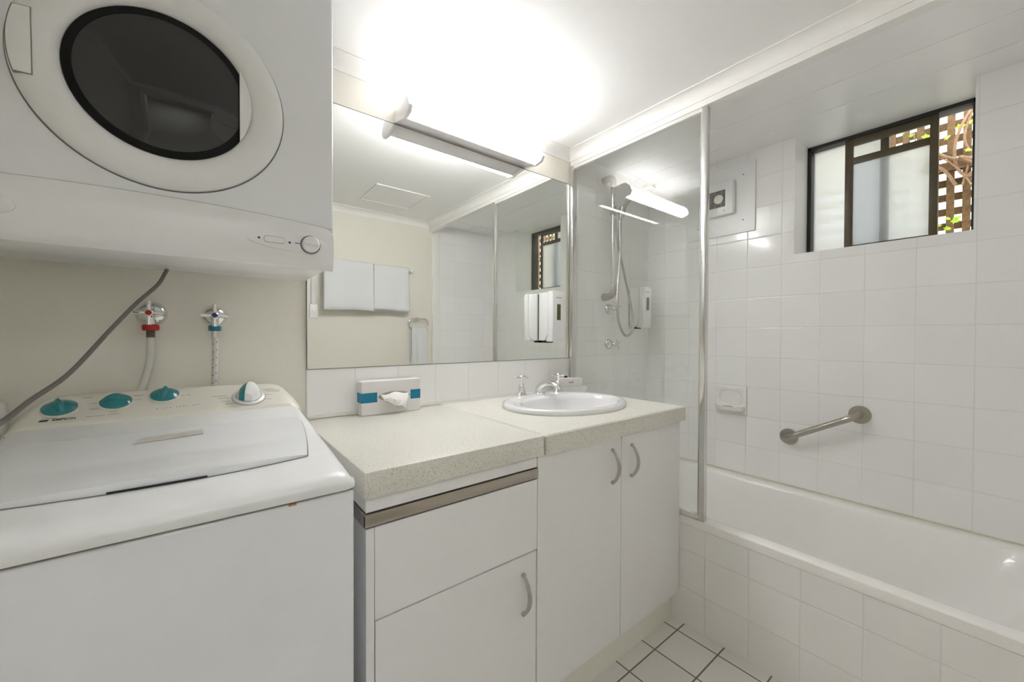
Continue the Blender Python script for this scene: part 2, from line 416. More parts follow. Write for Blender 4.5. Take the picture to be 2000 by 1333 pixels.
# access hatch in the ceiling
h = root('access_hatch', (1.035, .225, ZC), 'square white access hatch set flush in the main ceiling, seen in the mirror', 'hatch')
b = B()
for a in ((.855, 1.215, .05, .065), (.855, 1.215, .385, .40), (.855, .87, .065, .385), (1.20, 1.215, .065, .385)): box(b, *a, ZC-.006, ZC-.0005, .001, 1)
obj('hatch_frame', b, M['cornice'], h)
obj('hatch_panel', bx(.872, 1.198, .067, .383, ZC-.004, ZC-.0005), M['ceil'], h)
obj('screw', lathe(B(), [(.004, 0), (.003, .001), (0, .0015)], (1.035, .235, ZC-.004), (0, 0, -1), 12), M['grey'], h)

# ------------------------------------------------------------------ window
XF = 2.41
wn = bpy.data.objects.new('window_1', None); COL.objects.link(wn); wn.location = (XF, (WY0+WY1)/2, WZ0); wn['kind'] = 'structure'
b = B()
box(b, XF-.01, XF+.06, WY1-.016, WY1, WZ0, ZC, .001); box(b, XF-.01, XF+.06, WY0, WY0+.014, WZ0, ZC, .001)
box(b, XF-.01, XF+.06, WY0, WY1, ZC-.016, ZC, .001); box(b, XF-.01, XF+.06, WY0, WY1, WZ0, WZ0+.016, .001)
obj('window_frame', b, M['blackframe'], wn, label='black outer window frame')
b = B()   # front sliding sash with transom
box(b, XF, XF+.018, .470, .500, WZ0+.016, ZC-.014, .002); box(b, XF, XF+.018, .196, .222, WZ0+.016, ZC-.014, .002)
box(b, XF, XF+.018, .222, .470, 2.052, ZC-.014, .002); box(b, XF+.001, XF+.017, .222, .470, 1.966, 1.997, .002); box(b, XF, XF+.018, .222, .470, WZ0+.016, WZ0+.04, .002)
sash = obj('sash', b, M['bronze'], wn, label='bronze sliding sash with a transom bar')
obj('clear_pane', bx(XF+.007, XF+.010, .220, .472, 1.995, 2.054), M['wglass'], sash)
obj('frosted_pane', bx(XF+.008, XF+.0085, .220, .472, WZ0+.038, 1.968), M['frost'], sash)
b = B()   # rear fixed sash
box(b, XF+.03, XF+.05, .351, .380, WZ0+.016, ZC-.014, .002)
rs = obj('rear_sash', b, M['bronze'], wn)
obj('frosted_pane', bx(XF+.040, XF+.0405, .378, WY1-.014, WZ0+.016, ZC-.016), M['frost'], rs)

# lattice fence outside the window
LX = 2.86
lat = root('lattice_fence', (LX, .5, 0), 'brown timber lattice fence standing outside the window', 'fence')
b = B(); y = -.55
while y < 1.7: box(b, LX, LX+.012, y, y+.027, .3, 2.75); y += .052
obj('upright_slats', b, M['wood'], lat)
b = B(); z = .35
while z < 2.7: box(b, LX+.012, LX+.024, -.55, 1.7, z, z+.034); z += .070
obj('cross_slats', b, M['wood'], lat)
obj('rail', bx(LX-.03, LX-.001, -.55, .30, 1.965, 1.998), M['wood'], lat)
vine = root('climbing_vine', (LX-.04, .25, 0), 'bare twisting vine with a few yellow-green leaves on the timber lattice', 'plant')
b = B()
vr = random.Random(3)
for k in range(13):
    y = vr.uniform(-.15, .28) if k < 10 else vr.uniform(-.1, .5); z = vr.uniform(1.3, 1.9); pts = []
    a = vr.uniform(-.9, .9)
    for i in range(9):
        pts.append((LX-.07+vr.uniform(-.02, .03), y, z)); a += vr.uniform(-.7, .7); y += .09*math.sin(a)-.004; z += .09*abs(math.cos(a))+.015
    tube(b, pts, vr.choice((.003, .0045, .007)), 7, 5, rad=lambda t: 1-.5*t)
tube(b, [(LX-.07, .16, 2.0), (LX-.09, .12, 1.97), (LX-.09, .10, 1.93), (LX-.08, .13, 1.90), (LX-.07, .06, 1.92), (LX-.06, -.05, 1.97)], .006, 8, 6)
obj('stems', b, M['bark'], vine)
b = B()
for k in range(60):
    c = Vector((LX-.08+vr.uniform(-.03, .05), vr.uniform(-.1, .45), vr.uniform(1.60, 2.25))); s = vr.uniform(.009, .019)
    u = Vector((vr.uniform(-.4, .4), 1, vr.uniform(-.8, .8))).normalized(); v = u.cross(Vector((1, vr.uniform(-.4, .4), vr.uniform(-.4, .4)))).normalized(); n = u.cross(v)
    pts = [(-1, 0), (-.45, .5), (.2, .55), (.55, .9), (.6, .35), (1.2, 0), (.6, -.35), (.55, -.9), (.2, -.55), (-.45, -.5)]
    ctr = b.verts.new(c+n*s*.15); ring = [b.verts.new(c+u*p[0]*s+v*p[1]*s) for p in pts]
    for i in range(len(ring)): b.faces.new((ctr, ring[i], ring[(i+1) % len(ring)]))
o = obj('leaves', b, M['leaf'], vine); o['kind'] = 'stuff'

# ------------------------------------------------------------------ bath and its tiled front
b = B()
box(b, XG, XG+.03, YF, YB, 0, .401)
struct('wall_bath', b, M['wtile'], uvoff=(0, .416-10*.154, .401-10*.1475))
bath = root('bathtub', ((XG+XR)/2, (YF+YB)/2, 0), 'long white built-in bathtub behind the tiled front under the window', 'bathtub')
def rrect(x0, x1, y0, y1, r, z, n=8):
    out = []
    for cx, cy, a0 in ((x1-r, y1-r, 0), (x0+r, y1-r, 90), (x0+r, y0+r, 180), (x1-r, y0+r, 270)):
        for i in range(n+1):
            a = math.radians(a0+90*i/n); out.append((cx+r*math.cos(a), cy+r*math.sin(a), z))
    return out
x0, x1, y0, y1 = XG, XR-.001, YF+.001, YB-.001
rows = [rrect(x0+.001, x1, y0, y1, .0015, .402), rrect(x0, x1, y0, y1, .002, .431), rrect(x0+.0012, x1-.001, y0+.002, y1-.002, .004, RIM-.001), rrect(x0+.004, x1-.003, y0+.004, y1-.004, .006, RIM),
        rrect(x0+.050, x1-.055, y0+.06, y1-.055, .13, RIM), rrect(x0+.060, x1-.064, y0+.072, y1-.066, .14, RIM-.003), rrect(x0+.068, x1-.071, y0+.085, y1-.078, .14, RIM-.012),
        rrect(x0+.080, x1-.083, y0+.13, y1-.10, .15, RIM-.08), rrect(x0+.092, x1-.098, y0+.20, y1-.13, .16, RIM-.18),
        rrect(x0+.108, x1-.115, y0+.29, y1-.17, .16, RIM-.27), rrect(x0+.135, x1-.14, y0+.36, y1-.21, .15, RIM-.315), rrect(x0+.19, x1-.195, y0+.45, y1-.28, .12, RIM-.33)]
b = loft(B(), rows, closed=True); b.verts.ensure_lookup_table()
n = len(rows[0]); b.faces.new(b.verts[-n:]); bmesh.ops.recalc_face_normals(b, faces=b.faces[:])
obj('tub', b, M['bath'], bath, sharp=50)
obj('drain', lathe(B(), [(0, .003), (.02, .003), (.028, 0)], (1.86, 1.05, RIM-.33), (0, 0, 1), 24, cap1=False), M['chrome'], bath)
# sealant bead at the wall
struct('trim_9', bx(XR-.006, XR, YF, YB, RIM-.002, RIM+.004), mat('yellowed_sealant', (.66, .65, .50), .5, var=.05))

# ------------------------------------------------------------------ shower screen
sc = root('shower_screen', (XG, 1.08, RIM), 'fixed clear glass shower screen in chrome channels on the bath edge', 'shower screen')
obj('glass_panel', bx(XG+.007, XG+.012, .742, YB-.012, RIM+.018, 2.024), M['glass'], sc)
b = B(); box(b, XG-.014, XG+.020, YB-.022, YB-.0005, ZT+.0005, 2.03, .002); obj('wall_channel', b, M['alu'], sc)
obj('top_channel', bx(XG-.001, XG+.020, .742, YB-.022, 2.016, 2.031, .001), M['cornice'], sc, label='thin white channel under the beam')
obj('bottom_channel', bx(XG-.001, XG+.020, .742, YB-.001, RIM+.0005, RIM+.022, .002), M['alu'], sc)
b = B(); box(b, XG-.002, XG+.021, .722, .744, RIM+.0005, 2.031, .003)
obj('end_post', b, M['alu'], sc)
obj('glazing_bead', bx(XG+.003, XG+.016, .744, .750, RIM+.022, 2.016), M['grey'], sc)

# ------------------------------------------------------------------ mirror
mi = root('wall_mirror', (.88, YB, 1.04), 'large frameless mirror on the wall above the splashback tiles', 'mirror')
obj('mirror_glass', bx(.268, 1.494, YB, YB+.005, 1.040, 1.936), M['mirror'], mi)
b = B(); box(b, .2665, 1.495, YB-.0008, YB+.005, 1.0375, 1.040); box(b, .2665, 1.495, YB-.0008, YB+.005, 1.936, 1.938); box(b, .2655, .268, YB-.0008, YB+.005, 1.0375, 1.938)
obj('mirror_edge', b, M['shadowgap'], mi)

# ------------------------------------------------------------------ vanity lamp
lp = root('vanity_light', (.88, YB, 1.97), 'long lit fluorescent batten lamp with white end caps above the mirror', 'lamp')
ly = YB+.006
obj('lamp_base', prism(B(), [(YB+.006, 1.946), (YB+.006, 1.994), (1.392, 1.994), (1.392, 1.950), (1.345, 1.934), (1.345, 1.928)], 'x', .572, 1.190, .001), M['lampbody'], lp)
obj('diffuser', prism(B(), [(1.390, 1.9945), (1.3905, 1.951), (1.3435, 1.934), (1.3435, 1.929), (1.306, 1.936), (1.295, 1.951), (1.312, 1.982), (1.336, 2.001), (1.388, 1.999)], 'x', .578, 1.182), M['diffuser'], lp, label='glowing white diffuser')
cap = [(YB+.006, 1.943), (YB+.006, 1.997), (1.388, 2.004), (1.334, 2.007), (1.308, 1.986), (1.290, 1.950), (1.303, 1.931), (1.343, 1.924)]
for xa, xb in ((.562, .577), (1.183, 1.198)):
    obj('end_cap', prism(B(), cap, 'x', xa, xb, .002), M['lampbody'], lp)

# ------------------------------------------------------------------ vanity: cabinet, benchtop, basin, taps
def bow_handle(bm, x, y, z0, z1, out=.026, r=.0048):
    zm = (z0+z1)/2; pts = []
    for i in range(13):
        t = i/12; pts.append((x, y-.004-out*math.sin(PI*t)**.75, z0+(z1-z0)*t))
    tube(bm, pts, r, 10, 3, rad=lambda t: .9+.45*math.sin(PI*t))
    cyl(bm, (x, y, z0), (x, y-.007, z0), .0062, n=12); cyl(bm, (x, y, z1), (x, y-.007, z1), .0062, n=12)
    return bm
vc = root('vanity_cabinet', (1.13, 1.12, 0), 'white two-door vanity cabinet under the basin beside the bath', 'cabinet')
b = B(); box(b, .757, .770, .838, YB-.01, .12, .817); box(b, XG-.022, XG-.006, .838, YB-.01, .12, .817); box(b, .768, XG-.022, .838, YB-.01, .12, .136); box(b, .768, XG-.022, YB-.016, YB-.01, .136, .817)
obj('carcass', b, M['lam'], vc)
obj('kickboard', bx(.752, XG-.002, .853, .868, 0.0, .1195), M['kick'], vc, label='cream kickboard')
obj('filler_panel', bx(1.487, XG-.003, .820, .837, .122, .817), M['lam'], vc)
d1 = obj('door', bx(.7535, 1.119, .818, .837, .122, .8145, .001, 1), M['lam'], vc)
obj('handle', bow_handle(B(), 1.070, .818, .664, .772), M['satin'], d1)
d2 = obj('door', bx(1.122, 1.4855, .818, .837, .122, .8145, .001, 1), M['lam'], vc)
obj('handle', bow_handle(B(), 1.176, .818, .664, .772), M['satin'], d2)

BX, BY, BA, BB = 1.158, 1.12, .273, .219
# slab with an oval cut-out
def slab_with_hole(bm, x0, x1, y0, y1, z0, z1, cx, cy, a, bb, n=64):
    angs = [2*PI*i/n for i in range(n)]
    for c in ((x0, y0), (x0, y1), (x1, y0), (x1, y1)): angs.append(math.atan2(c[1]-cy, c[0]-cx) % (2*PI))
    angs = sorted(set(round(t, 6) for t in angs)); I, O = [], []
    for t in angs:
        c, s = math.cos(t), math.sin(t)
        ks = []
        if c > 1e-9: ks.append((x1-cx)/c)
        if c < -1e-9: ks.append((x0-cx)/c)
        if s > 1e-9: ks.append((y1-cy)/s)
        if s < -1e-9: ks.append((y0-cy)/s)
        k = min(ks); O.append((cx+c*k, cy+s*k)); kk = 1/math.sqrt((c/a)**2+(s/bb)**2); I.append((cx+c*kk, cy+s*kk))
    return loft(bm, [[(*p, z0) for p in I], [(*p, z0) for p in O], [(*p, z1-.004) for p in O], [(p[0]+(.004 if abs(p[0]-x0) < 1e-5 else -.004 if abs(p[0]-x1) < 1e-5 else 0), p[1]+(.004 if abs(p[1]-y0) < 1e-5 else 0), z1) for p in O], [(*p, z1) for p in I], [(*p, z0) for p in I]], closed=True)
bt = obj('vanity_benchtop', slab_with_hole(B(), .7505, XG-.001, .798, YB-.001, ZT-TH, ZT, BX, BY, BA-.03, BB-.03), M['stone'])
tag(bt, 'speckled cream stone benchtop around the basin on the two-door cabinet', 'benchtop')

bs = root('wash_basin', (BX, BY, ZT), 'white oval drop-in basin set in the speckled benchtop', 'basin')
def ell(a, bb, z, n=64, dx=0, dy=0): return [(BX+dx+a*math.cos(2*PI*i/n), BY+dy+bb*math.sin(2*PI*i/n), z) for i in range(n)]
rows = [ell(BA-.035, BB-.035, ZT-.02), ell(BA-.01, BB-.01, ZT+.0005), ell(BA, BB, ZT+.0005), ell(BA+.002, BB+.002, ZT+.008), ell(BA-.001, BB-.001, ZT+.016), ell(BA-.010, BB-.009, ZT+.020),
        ell(BA-.030, BB-.022, ZT+.019), ell(BA-.045, BB-.058, ZT+.017, dy=-.030), ell(BA-.052, BB-.065, ZT+.012, dy=-.031), ell(BA-.060, BB-.072, ZT-.004, dy=-.031),
        ell(BA-.078, BB-.085, ZT-.05, dy=-.03), ell(BA-.115, BB-.11, ZT-.10, dy=-.028), ell(BA-.17, BB-.15, ZT-.128, dy=-.025), ell(.02, .02, ZT-.135, dy=-.02)]
b = loft(B(), rows, closed=True); b.verts.ensure_lookup_table(); b.faces.new(b.verts[-64:]); bmesh.ops.recalc_face_normals(b, faces=b.faces[:])
obj('bowl', b, M['ceramic'], bs, sharp=60)
obj('drain', lathe(B(), [(0, .004), (.016, .004), (.020, .001)], (BX, BY-.02, ZT-.135), (0, 0, 1), 24, cap1=False), M['chrome'], bs)
obj('overflow', lathe(B(), [(0, .001), (.006, .0015), (.008, 0)], (BX-.07, BY-.03-.105, ZT-.03), (0, .95, .3), 16), M['grey'], bs)

def cross_handle(bm, z, L=.026, r=.0042, rot=0):
    lathe(bm, [(.006, z-.008), (.0085, z-.004), (.0085, z+.004), (.005, z+.008), (0, z+.0085)], n=20)
    for k in range(4):
        a = rot+PI/2*k; d = Vector((math.cos(a), math.sin(a), 0))
        tube(bm, [d*.004+Vector((0, 0, z)), d*L*.5+Vector((0, 0, z)), d*L*.93+Vector((0, 0, z)), d*L+Vector((0, 0, z))], r, 10, 3, rad=lambda t: .75+.4*t if t < .96 else .6)
    return bm
def bell_tap(name, loc, label):
    t = root(name, loc, label, 'tap', 'basin taps either side of the spout')
    obj('bell_body', lathe(B(), [(.0235, 0), (.0245, .003), (.0225, .008), (.0165, .016), (.0140, .030), (.0125, .045), (.0095, .050), (.0060, .054), (.0055, .066), (.0068, .069), (.0062, .073)], n=32), M['chrome'], t, local=True)
    obj('cross_handle', cross_handle(B(), .080, .031, .0040, rot=.35), M['chrome'], t, local=True)
    return t
zb = ZT+.0185
bell_tap('basin_tap', (1.086, 1.312, zb), 'chrome basin tap with cross handle, left of the spout')
bell_tap('basin_tap', (1.298, 1.302, zb-.002), 'chrome basin tap with cross handle, right of the spout')
sp = root('basin_spout', (1.192, 1.316, zb), 'curved chrome spout between the two basin taps', 'spout')
b = B()
secs = [((0, 0, 0), (.021, .024)), ((0, -.004, .016), (.020, .022)), ((0, -.014, .031), (.019, .019)), ((0, -.036, .045), (.018, .015)), ((0, -.066, .052), (.017, .012)), ((0, -.096, .052), (.016, .010)), ((0, -.116, .044), (.014, .010)), ((0, -.121, .036), (.013, .010))]
P = smooth_path([s[0] for s in secs], 4); rows = []
for i, p in enumerate(P):
    t = i/(len(P)-1)*(len(secs)-1); k = min(int(t), len(secs)-2); fr = t-k
    a = secs[k][1][0]*(1-fr)+secs[k+1][1][0]*fr; c = secs[k][1][1]*(1-fr)+secs[k+1][1][1]*fr
    T = (P[min(i+1, len(P)-1)]-P[max(i-1, 0)]).normalized(); u = Vector((1, 0, 0)); v = T.cross(u).normalized()
    rows.append([p+u*a*math.cos(2*PI*j/20)+v*c*math.sin(2*PI*j/20) for j in range(20)])
obj('spout_body', loft(b, rows, closed=True, caps=True), M['chrome'], sp, local=True)
obj('base_flange', lathe(B(), [(.029, 0), (.029, .003), (.025, .006), (.020, .007)], n=28), M['chrome'], sp, local=True)

# ------------------------------------------------------------------ laundry trough cabinet and its stone lid
lt = root('laundry_trough', (.5, 1.12, 0), 'white cabinet laundry trough with a brushed steel rim, between washing machine and vanity', 'laundry cabinet')
b = B(); box(b, .262, .744, .832, YB-.01, .05, .752)
obj('carcass', b, M['lam'], lt)
obj('frame_stile', bx(.2605, .277, .812, .831, .06, .752), M['lam'], lt)
obj('frame_stile', bx(.732, .7490, .812, .831, .06, .816), M['lam'], lt)
obj('front_panel', bx(.2785, .7305, .812, .831, .5565, .752, .001, 1), M['lam'], lt)
dr = obj('door', bx(.2795, .7275, .812, .830, .06, .5525, .001, 1), M['lam'], lt)
obj('handle', bow_handle(B(), .679, .812, .397, .503), M['satin'], dr)
b = B()
box(b, .2555, .7315, .8085, .8125, .757, .7825, .0008); box(b, .2555, .2585, .8085, YB-.02, .757, .7825, .0008); box(b, .2555, .7315, .8085, YB-.02, .7815, .7835)
rim = obj('steel_rim', b, M['steel'], lt, label='brushed stainless steel rim of the trough')
text_mesh('rim_lettering', 'CLARK', .0125, M['grey'], rim, (.508, .8082, .770), cols((1, 0, 0), (0, 0, 1), (0, -1, 0)), .0002, xs=1.3)
lc = root('benchtop_lid', (.5, 1.12, .785), 'speckled cream stone lid with a white apron resting over the laundry trough', 'benchtop')
obj('stone_slab', bx(.2535, .7465, .7995, YB-.001, ZT-TH, ZT, .004, 2), M['stone'], lc)
obj('apron', bx(.2605, .7285, .8125, YB-.02, .7865, ZT-TH-.0005), M['lam'], lc, label='white laminate apron')
struct('trim_10', bx(.268, .75, YB-.008, YB-.0005, ZT+.0005, ZT+.010, .002), M['cream_plastic'])

# ------------------------------------------------------------------ tissue box
tb = root('tissue_box', (.53, 1.392, ZT), 'white tissue box with blue ends stripe standing on edge against the splashback', 'tissue box')
obj('carton', bx(.424, .640, 1.370, 1.413, ZT+.0005, .992, .0015, 1), M['card'], tb)
obj('blue_stripe', bx(.4235, .4785, 1.3693, 1.4135, .918, .952), M['bluecard'], tb)
obj('blue_stripe', bx(.6015, .6405, 1.3693, 1.4135, .918, .952), M['bluecard'], tb)
b = B()
hole = [(.482+.118*.5+.059*math.cos(2*PI*i/24), .935+.017*math.sin(2*PI*i/24)) for i in range(24)]
obj('opening', prism(b, hole, 'y', 1.3688, 1.3698), M['grey'], tb)
b = B(); tr_ = random.Random(5)
rows = []
for j in range(10):
    t = j/9; row = []
    for i in range(15):
        s = i/14
        wdt = .105*(1-.25*t); x = .488+s*wdt+t*.012
        z = .945-.010*t-.045*t*(.35+.65*s)-.004*math.sin(s*9+t*4)
        yv = 1.3692-.002-.028*math.sin(PI*min(1, t*1.1)*.62)*(.5+.5*math.sin(PI*s))-.006*math.sin(s*13+t*5)*t-.003*tr_.random()
        row.append((x, yv, z))
    rows.append(row)
tis = loft(b, rows)
o = obj('tissue', tis, M['tissue'], tb); sd = o.modifiers.new('thick', 'SOLIDIFY'); sd.thickness = .0012

# ------------------------------------------------------------------ guest tray by the basin
ta = root('amenity_tray', (1.415, 1.335, ZT), 'small white tapered tray of guest items behind the basin beside the screen', 'tray', rot=(0, 0, math.radians(-22)))
rows = [[(x, y, 0.0005) for x, y in ((-.062, -.035), (.062, -.035), (.062, .035), (-.062, .035))], [(x, y, .036) for x, y in ((-.073, -.045), (.073, -.045), (.073, .045), (-.073, .045))], [(x, y, .036) for x, y in ((-.069, -.041), (.069, -.041), (.069, .041), (-.069, .041))], [(x, y, .003) for x, y in ((-.060, -.033), (.060, -.033), (.060, .033), (-.060, .033))]]
obj('dish', loft(B(), rows, closed=True, caps=True), M['ceramic'], ta, local=True)
pk = root('soap_carton', (1.407, 1.338, ZT+.0035), 'white soap carton with faint pink print lying in the guest tray', 'carton', rot=(0, 0, math.radians(-22)))
obj('carton', box(B(), -.055, .060, -.028, .010, 0, .070, .001, 1), M['card'], pk, local=True)
obj('print', box(B(), -.012, .014, -.0285, -.0281, .046, .056), mat('pink_print', (.55, .40, .42), .6, var=.1), pk, local=True)
bo = root('toiletry_bottle', (1.408, 1.358, ZT+.0035), 'tiny toiletry bottle with black round cap in the guest tray', 'bottle', rot=(0, 0, math.radians(-22)))
obj('bottle_body', lathe(B(), [(.008, 0), (.009, .004), (.009, .055), (.006, .062)], n=20), M['ceramic'], bo, local=True)
obj('cap', lathe(B(), [(.0085, .0625), (.009, .066), (.009, .076), (.005, .079), (0, .079)], n=20), M['black'], bo, local=True)

# ------------------------------------------------------------------ washing machine
WX0, WX1, WF, WB = -.330, .225, .762, 1.405
WC = (WX0+WX1)/2; HW = (WX1-WX0)/2
wm = root('washing_machine', (WC, 1.08, 0), 'white top-loading washing machine with teal knobs below the dryer', 'washing machine')
obj('cabinet_body', bx(WX0+.002, WX1-.002, WF, WB-.01, .03, .8605, .006, 3), M['enamel'], wm)
obj('seam', bx(WX0+.004, WX1-.004, WF+.003, WB-.02, .8605, .868), mat('brown_seam', (.30, .25, .16), .8, var=.3, nscale=30), wm, label='dark seam under the top deck')  # recessed brown strip filling the joint between body and deck
obj('rust_spot', bx(.114, .126, WF-.0003, WF+.001, .8565, .8600), M['rust'], wm)
for fx in (WX0+.05, WX1-.05):
    for fy in (WF+.05, WB-.06): obj('foot', cyl(B(), (fx, fy, 0), (fx, fy, .032), .02, n=16), M['rubber'], wm)
dz = [(.757, .8645), (.7550, .872), (.7575, .881), (.765, .889), (.778, .895), (.80, .898), (.83, .901), (.87, .9045)]
yy = .90
while yy < 1.30: dz.append((yy, .898+.102*(yy-.80))); yy += .04
dz += [(1.30, .949), (1.36, .952), (WB, .953)]
def deckz(y): 
    for (a, za), (c, zc) in zip(dz[3:], dz[4:]):
        if a <= y <= c: return za+(zc-za)*(y-a)/(c-a)
    return dz[-1][1]
rows = []
for (y, z) in dz:
    row = []
    for u in [-1, -.997, -.985, -.965, -.94, -.9]+[-.8+.1*i for i in range(17)]+[.9, .94, .965, .985, .997, 1]:
        a = abs(u); dr_ = 0 if a < .90 else .022*((a-.90)/.10)**2.6
        zz = z-dr_ if z > .89 else .8645+(z-.8645)*(1-.4*((a-.9)/.1)**2 if a > .9 else 1)
        yb = .010*(max(0, a-.93)/.07)**2 if y < .83 else 0
        row.append((WC+u*HW*(1.0), y+yb, max(zz, .8645)))
    rows.append([(row[0][0], row[0][1], .8645)]+row+[(row[-1][0], row[-1][1], .8645)])
b = loft(B(), rows)
obj('top_deck', b, M['plastic'], wm, sharp=50)
# lid
def lid_rows(ex, dzv, lift):
    rws = []
    N = 22
    for j in range(N+1):
        t = j/N; row = []
        for i in range(31):
            s = -1+2*i/30
            hw = (.248+ex)-.033*(1-t)**1.6 - .012*max(0, t-.93)/.07*0
            yf = .858+.020*s*s-ex; yb = 1.165-.010*abs(s)**6+ex
            y = yf+(yb-yf)*t
            if t > .85: hw -= .012*((t-.85)/.15)**2
            x = WC+.002+s*hw
            bulge = lift*(max(0, 1-t/.42)**1.0)*(max(0, 1-s*s)**.8)
            row.append((x, y, deckz(y)+dzv+bulge))
        rws.append(row)
    return rws
top = lid_rows(0, .0035, .013); bot = lid_rows(-.001, .0005, .0)
b = B(); loft(b, top)
Nn = len(top)
def strip(a, c): loft(b, [a, c])
strip(top[0], bot[0]); strip([r[0] for r in top], [r[0] for r in bot]); strip([r[-1] for r in top], [r[-1] for r in bot]); strip(top[-1], bot[-1])
bmesh.ops.remove_doubles(b, verts=b.verts[:], dist=1e-5); bmesh.ops.recalc_face_normals(b, faces=b.faces[:])
lid = obj('lid', b, M['enamel'], wm, sharp=30)
b = loft(B(), lid_rows(.0020, .0005, 0)); obj('lid_gap_shade', b, M['shadowgap'], wm, label='dark grey sheet for the shade in the gap around the lid')  # sheet a little wider than the lid, coloured as the gap's shade
b = B(); loft(b, [[(-.118+.123*i/10, (.8555+.020*((-.118+.123*i/10-WC)/.22)**2), deckz(.86)+dzz) for i in range(11)] for dzz in (.0008, .0042)])
obj('finger_slot_shade', b, M['black'], wm, label='black strip for the shade in the finger slot under the lid edge')  # no real slot: its shade is drawn as a black strip
def onlid(x, y, d): return (x, y, deckz(y)+.0040+d)
b = B(); pts = [(-.112, 1.083), (.0, 1.098), (.0, 1.132), (-.104, 1.118)]
A = [b.verts.new(onlid(*p, .0004)) for p in pts]; C = [b.verts.new(onlid(*p, .0014)) for p in pts]
b.faces.new(A); b.faces.new(C)
for i in range(4): b.faces.new((A[i], A[(i+1) % 4], C[(i+1) % 4], C[i]))
bmesh.ops.recalc_face_normals(b, faces=b.faces[:])
obj('lid_label', b, M['label'], wm, label='grey beige instruction label on the lid')
# console
cp = [(1.283, .938, .272), (1.284, .950, .276), (1.290, .9555, .277), (1.310, .9665, .274), (1.340, .983, .266), (1.365, .996, .255), (1.378, 1.002, .246), (1.390, 1.004, .236), (1.402, .999, .228), (1.408, .985, .225), (1.408, .935, .225)]
rows = []
for (y, z, hw) in cp:
    row = []
    for i in range(41):
        s = -1+2*i/40; a = abs(s)
        row.append((WC+s*hw, y+.004*(1-s*s)*0, z+.003*(1-s*s)-(.020*((a-.88)/.12)**2.4 if a > .88 else 0)*(1 if z > .945 else 0)))
    rows.append([(row[0][0]-.001, row[0][1], .925)]+row+[(row[-1][0]+.001, row[-1][1], .925)])
cn = Vector((0, -math.sin(math.radians(28.5)), math.cos(math.radians(28.5)))); cu_ = Vector((0, cn.z, -cn.y))
def cz(y, x=0):
    for (a, za, _), (c, zc, _) in zip(cp[2:], cp[3:]):
        if a <= y <= c: zz = za+(zc-za)*(y-a)/(c-a); break
    s = (x-WC)/.26
    return zz+.003*(1-s*s)
def cpt(x, y, d=0): return Vector((x, y, cz(y, x)))+cn*d
b = loft(B(), rows)
# small printed dashes round the controls
def dash(x, y, w, hgt=.0013):
    q = [cpt(x+sx*w/2, y+sy*hgt/2, .0004) for sx, sy in ((-1, -1), (1, -1), (1, 1), (-1, 1))]
    A = [b.verts.new(p) for p in q]; C = [b.verts.new(p-cn*.0008) for p in q]; fs = [b.faces.new(A), b.faces.new(C)]
    for i in range(4): fs.append(b.faces.new((A[i], A[(i+1) % 4], C[(i+1) % 4], C[i])))
    for f in fs: f.material_index = 1
rd = random.Random(11)
for x, y, ww in ((-.218, 1.368, .018), (-.205, 1.345, .014), (-.268, 1.306, .02), (-.243, 1.306, .0), (-.128, 1.362, .02), (-.128, 1.345, .016), (-.166, 1.309, .014), (-.20, 1.325, .016), (-.195, 1.300, .03), (-.165, 1.301, .022),
             (-.045, 1.350, .012), (-.03, 1.350, .008), (.035, 1.336, .034), (.045, 1.327, .028), (.048, 1.314, .02), (.150, 1.355, .026), (.158, 1.349, .040), (.160, 1.343, .036), (.150, 1.330, .018), (.142, 1.312, .024), (.06, 1.304, .026)):
    if ww: dash(x, y, ww)
for i in range(14):
    if i not in (1, 5, 10): dash(-.090+i*.0062, 1.306+.0003*i, .0028, .0022)

con = obj('control_console', b, [M['cream_plastic'], M['inkgrey']], wm, sharp=45, label='cream control console')
def teal_knob(x, y, ang):
    o = cpt(x, y)
    k = obj('knob', lathe(B(), [(.031, 0), (.0315, .0015), (.030, .004)], o, cn, 36), M['cream_plastic'], con)
    b = B(); lathe(b, [(.0285, .003), (.0285, .006), (.024, .010), (.015, .0155), (.008, .018), (0, .0185)], o, cn, 36)
    a, u, v = cn, Vector((1, 0, 0)), cu_
    d = u*math.cos(ang)+v*math.sin(ang); e = a.cross(d)
    rws = []
    for i in range(13):
        s = -1+i/6; rws.append([o+d*s*.025+e*q*.0065*(1-.45*s*s)+a*(h*(1-.72*s*s)+.004) for q, h in ((-1.6, .008), (-.8, .019), (-.3, .023), (.3, .023), (.8, .019), (1.6, .008))])
    loft(b, rws, closed=True, caps=True)
    obj('knob_grip', b, M['teal'], k, label='teal finger grip')
    return k
teal_knob(-.256, 1.334, 1.9); teal_knob(-.166, 1.340, .0); teal_knob(-.078, 1.353, 1.45)
dx_, dy_ = .101, 1.325
o = cpt(dx_, dy_)
dial = obj('timer_dial', lathe(B(), [(.039, 0), (.0385, .002), (.035, .0045), (.031, .0062)], o, cn, 48), M['plastic'], con, label='white timer dial')
b = B(); ring = []
lathe(b, [(.0402, .0), (.0402, .0012), (.0384, .0030), (.0384, .0012)], o, cn, 48, cap0=False, cap1=False)
obj('dial_ring', b, M['grey'], dial)
b = B(); lathe(b, [(.0305, .006), (.0305, .0068), (.0293, .0069), (.0293, .006)], o, cn, 48, cap0=False, cap1=False); obj('dial_groove', b, M['shadowgap'], dial)
b = B(); u = Vector((1, 0, 0)); d = (u*math.cos(1.25)+cu_*math.sin(1.25)); e = cn.cross(d)
